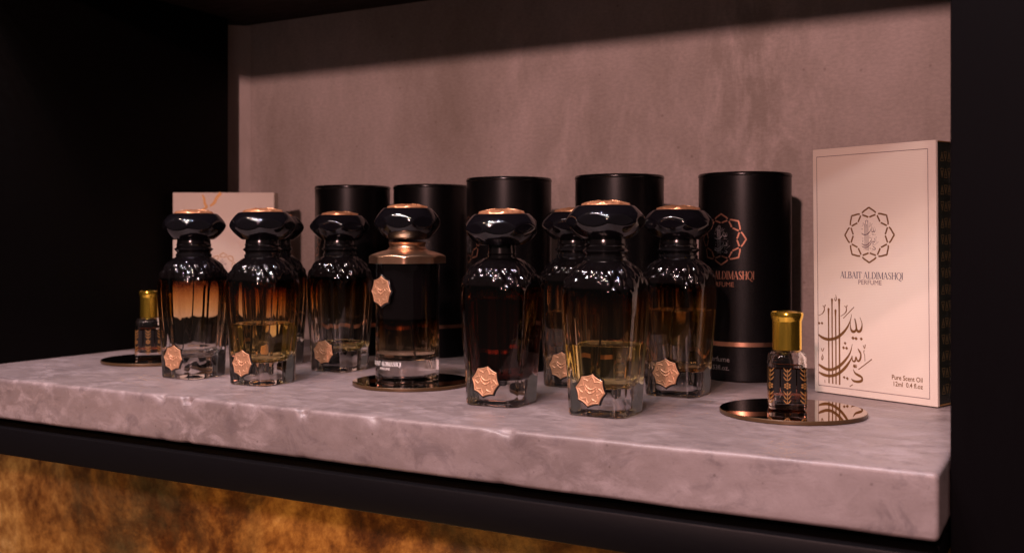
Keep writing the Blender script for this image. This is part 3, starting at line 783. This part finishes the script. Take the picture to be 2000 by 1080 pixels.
# homography of the calligraphy drawing (photo px) on to the card
def solve(A, b):
    n = len(b); A = [r[:] + [v] for r, v in zip(A, b)]
    for i in range(n):
        p = max(range(i, n), key=lambda r: abs(A[r][i])); A[i], A[p] = A[p], A[i]
        for r in range(n):
            if r != i:
                f = A[r][i] / A[i][i]; A[r] = [x - f * y for x, y in zip(A[r], A[i])]
    return [A[i][n] / A[i][i] for i in range(n)]
src = [(1591, 765), (1833, 798), (1583, 297), (1826, 270)]; dst = [(0, 0), (W, 0), (0, H), (W, H)]
rows = []; rhs = []
for (x, y), (u, v) in zip(src, dst):
    rows += [[x, y, 1, 0, 0, 0, -u * x, -u * y], [0, 0, 0, x, y, 1, -v * x, -v * y]]; rhs += [u, v]
hm = solve(rows, rhs)
def HM(x, y):
    w = hm[6] * x + hm[7] * y + 1; return ((hm[0] * x + hm[1] * y + hm[2]) / w, (hm[3] * x + hm[4] * y + hm[5]) / w)
zf = lambda x, y: HM(1590 + x / 4.696, 560 + y / 4.696)
ca = zf(100, 500); cb_ = zf(500, 500); SC = (cb_[0] - ca[0]) / 400
mb = MB(); cal_into(mb, zf, SC * .92, F0)
mb.build('calligraphy', M['brown_ink'], bx, smooth=False)
mb = MB()
L0 = .0040; R0 = W - .0062; B0 = .0055; T0 = H - .0062
for P in ([(L0, B0), (R0, B0)], [(R0, B0), (R0, T0)], [(R0, T0), (L0, T0)], [(L0, T0), (L0, B0)]): ribbon(mb, P, .00042, F0)
mb.build('border_line', M['violet_ink'], bx, smooth=False)
ec = HM(1695, 461)
mb = MB(); emblem_into(mb, .0213, flat(*ec), 0)
sc_ = .0213 * 1.25 / 900
cal_into(mb, lambda x, y: ((x - 255) * sc_, -(y - 500) * sc_), sc_ * .8, flat(ec[0], ec[1], -.00014), 1)
mb.build('flower_emblem', [M['brown_ink'], M['violet_ink']], bx, smooth=False)
tcx = HM(1699, 540)
mb = MB(); serif_into(mb, 'ALBAIT ALDIMASHQI', .0052, flat(tcx[0], tcx[1] - .0026), 0, .0540)
tp = HM(1697, 552); text_into(mb, 'PERFUME', .0037, flat(tp[0], tp[1] - .0024), 1, xs=.98)
mb.build('brand_lettering', [M['navy_ink'], M['violet_ink']], bx, smooth=False)
mb = MB()
t1 = HM(1803, 744); text_into(mb, 'Pure Scent Oil', .0036, flat(t1[0], t1[1] - .0019), 0, 'RIGHT', .012, .86)
t2 = HM(1803, 757); text_into(mb, '12ml  0.4 fl.oz', .0036, flat(t2[0], t2[1] - .0019), 0, 'RIGHT', .012, .86)
mb.build('volume_lettering', M['brown_ink'], bx, smooth=False)
mb = MB(); xo = W - .0011
for k in range(15):
    z = .012 + k * .0122
    for (yy, up) in ((.0105, k % 2 == 0), (.0155, k % 2 == 1), (.0205, k % 2 == 0)):
        s = .0022; d = 1 if up else -1
        P = [(yy - s, z - d * s * 1.5), (yy + s, z - d * s * 1.5), (yy, z + d * s * 1.5), (yy - s, z - d * s * 1.5)]
        for a, b in zip(P, P[1:]): ribbon(mb, [a, b], .0005, lambda u, v: (xo, u, v))
        s *= .45
        P = [(yy - s, z - d * s * 1.5), (yy + s, z - d * s * 1.5), (yy, z + d * s * 1.5), (yy - s, z - d * s * 1.5)]
        for a, b in zip(P, P[1:]): ribbon(mb, [a, b], .0004, lambda u, v: (xo, u, v))
mb.build('triangle_pattern', M['olive_ink'], bx, smooth=False)

W2, H2 = .1190, .1448
rs = MB(); box_bm(rs, 0, .112, .001, .040, 0, .034, .001); rs = rs.build('riser_block', M['black_board'], None, angle=40); rs.location = (-.9302 + .003, .8558 + .002, .0003); rs.rotation_euler = (0, 0, R_(29.05))
tag(rs, 'low black riser block under the far white box, seen through the empty bottle', 'riser')
b2 = thing('white_gift_box', 'white card box with gold twig lines standing across the far left corner behind two bottles', 'box', (-.9302, .8558, .0345), R_(29.05))
mb = MB(); box_bm(mb, 0, W2, 0, .022, 0, H2, .0008); mb.build('card_body', M['card'], b2, angle=40)
P2 = lambda x, y: ((x - 45) / (1108 - 45) * W2, H2 - (y - 62) / (1108 - 45) * W2)
mb = MB()
for P in ([(358, 85, 16), (375, 130, 24), (382, 180, 26), (402, 215, 26), (360, 240, 20), (315, 268, 20), (290, 300, 14)], [(550, 66, 34), (505, 120, 32), (480, 170, 30), (436, 205, 18)], [(412, 245, 26), (416, 290, 26), (430, 330, 26), (420, 400, 24)]):
    ribbon(mb, [(*P2(a, b), w / 1063 * W2) for a, b, w in smooth_pts(P, 5)], 0, F0)
mb.build('twig_pattern', M['gold_ink'], b2, smooth=False)
mb = MB(); e2 = P2(575, 830); emblem_into(mb, .0155, flat(*e2), 0)
sc2 = .0155 * 1.25 / 900; cal_into(mb, lambda x, y: ((x - 255) * sc2, -(y - 500) * sc2), sc2 * .8, flat(e2[0], e2[1], -.00014), 1)
mb.build('flower_emblem', [M['gold_ink'], M['violet_ink']], b2, smooth=False)

# ------------------------------------------------------------------ lamps
def lamp(name, kind, loc, power, col, size=.03, target=None, **k):
    l = bpy.data.lights.new(name, kind); l.energy = power; l.color = col
    if kind == 'AREA': l.shape = k.get('shape', 'DISK'); l.size = size; l.size_y = k.get('sy', size)
    else: l.shadow_soft_size = size
    if kind == 'SPOT': l.spot_size = R_(k.get('ang', 60)); l.spot_blend = .5
    o = bpy.data.objects.new(name, l); C.objects.link(o); o.location = loc
    if target is not None: o.rotation_euler = (Vector(target) - Vector(loc)).to_track_quat('-Z', 'Y').to_euler()
    return o
WARM = (1, .555, .515); PINK = (1, .60, .60)
# main spot of the shop, low in front and to the right
lamp('shop_spot', 'SPOT', (.10, -1.5, .78), 134, WARM, .045, (-.5, .8, .15), ang=45)
# ceiling spots above the aisle, seen as sparkles in the shoulders
for i, (x, y, z, pw, c) in enumerate([(-.55, -.55, 1.25, 24, PINK), (-.95, -.35, 1.30, 14, (.85, .85, 1)), (-.25, -.60, 1.45, 22, (1, .72, .66)), (.05, -.35, 1.30, 10, (.7, .75, 1)),
                                       (-.75, -.9, 1.5, 14, (1, .8, .7)), (-.35, -.15, 1.2, 8, (.6, .68, 1)), (.35, -.6, 1.3, 10, (1, .75, .6)), (-1.4, -.4, 1.3, 12, (1, .7, .5)),
        (-.45, -.45, 1.02, 5, (.75, .75, 1)), (-.65, -.25, 1.12, 5, (1, .9, .8)), (-.12, -.42, 1.05, 5, (.8, .8, 1)), (-.85, -.7, 1.2, 6, (1, .8, .7)), (-.3, -.9, 1.15, 6, (.9, .85, 1)), (.15, -.8, 1.1, 6, (1, .85, .75))]):
    lamp('ceiling_spot', 'POINT', (x, y + .30, z * 1.35), pw * 1.9, c, .011)
lamp('added_reflection_lamp', 'AREA', (-.5, -.5, 1.75), 12, (1, .74, .70), 1.3, (-.45, .7, .1), shape='RECTANGLE', sy=.12)  # added unseen area light, gives the black stoppers soft reflections; no known fitting
# strip lamp hidden under the frame of the lower bay
lamp('lower_lamp', 'AREA', (-.60, .52, -.55), 4.6, (1, .55, .20), .5, (-.75, .80, -.25), shape='RECTANGLE', sy=.04)

w = bpy.data.worlds.new('World'); sc.world = w; w.use_nodes = True
w.node_tree.nodes['Background'].inputs[0].default_value = (1, .72, .66, 1); w.node_tree.nodes['Background'].inputs[1].default_value = .054

# ------------------------------------------------------------------ camera
cam = bpy.data.cameras.new('camera'); co = bpy.data.objects.new('camera', cam); C.objects.link(co); sc.camera = co
co.location = (0, 0, .12); co.rotation_euler = (PI / 2, 0, R_(29.05))
cam.lens = 36; cam.sensor_width = 36; cam.shift_y = -.0325; cam.clip_start = .01; cam.clip_end = 50
cam.dof.use_dof = True; cam.dof.focus_distance = .77; cam.dof.aperture_fstop = 10.0

sc.view_settings.view_transform = 'Standard'; sc.view_settings.look = 'None'; sc.view_settings.exposure = 0; sc.view_settings.gamma = 1
sc.render.engine = 'CYCLES'
cy = sc.cycles; cy.use_denoising = True; cy.max_bounces = 20; cy.transmission_bounces = 18; cy.glossy_bounces = 8; cy.diffuse_bounces = 4; cy.transparent_max_bounces = 8
cy.caustics_refractive = True; cy.caustics_reflective = True; cy.blur_glossy = .4; cy.sample_clamp_indirect = 9.0
cy.use_adaptive_sampling = True; cy.adaptive_threshold = .01
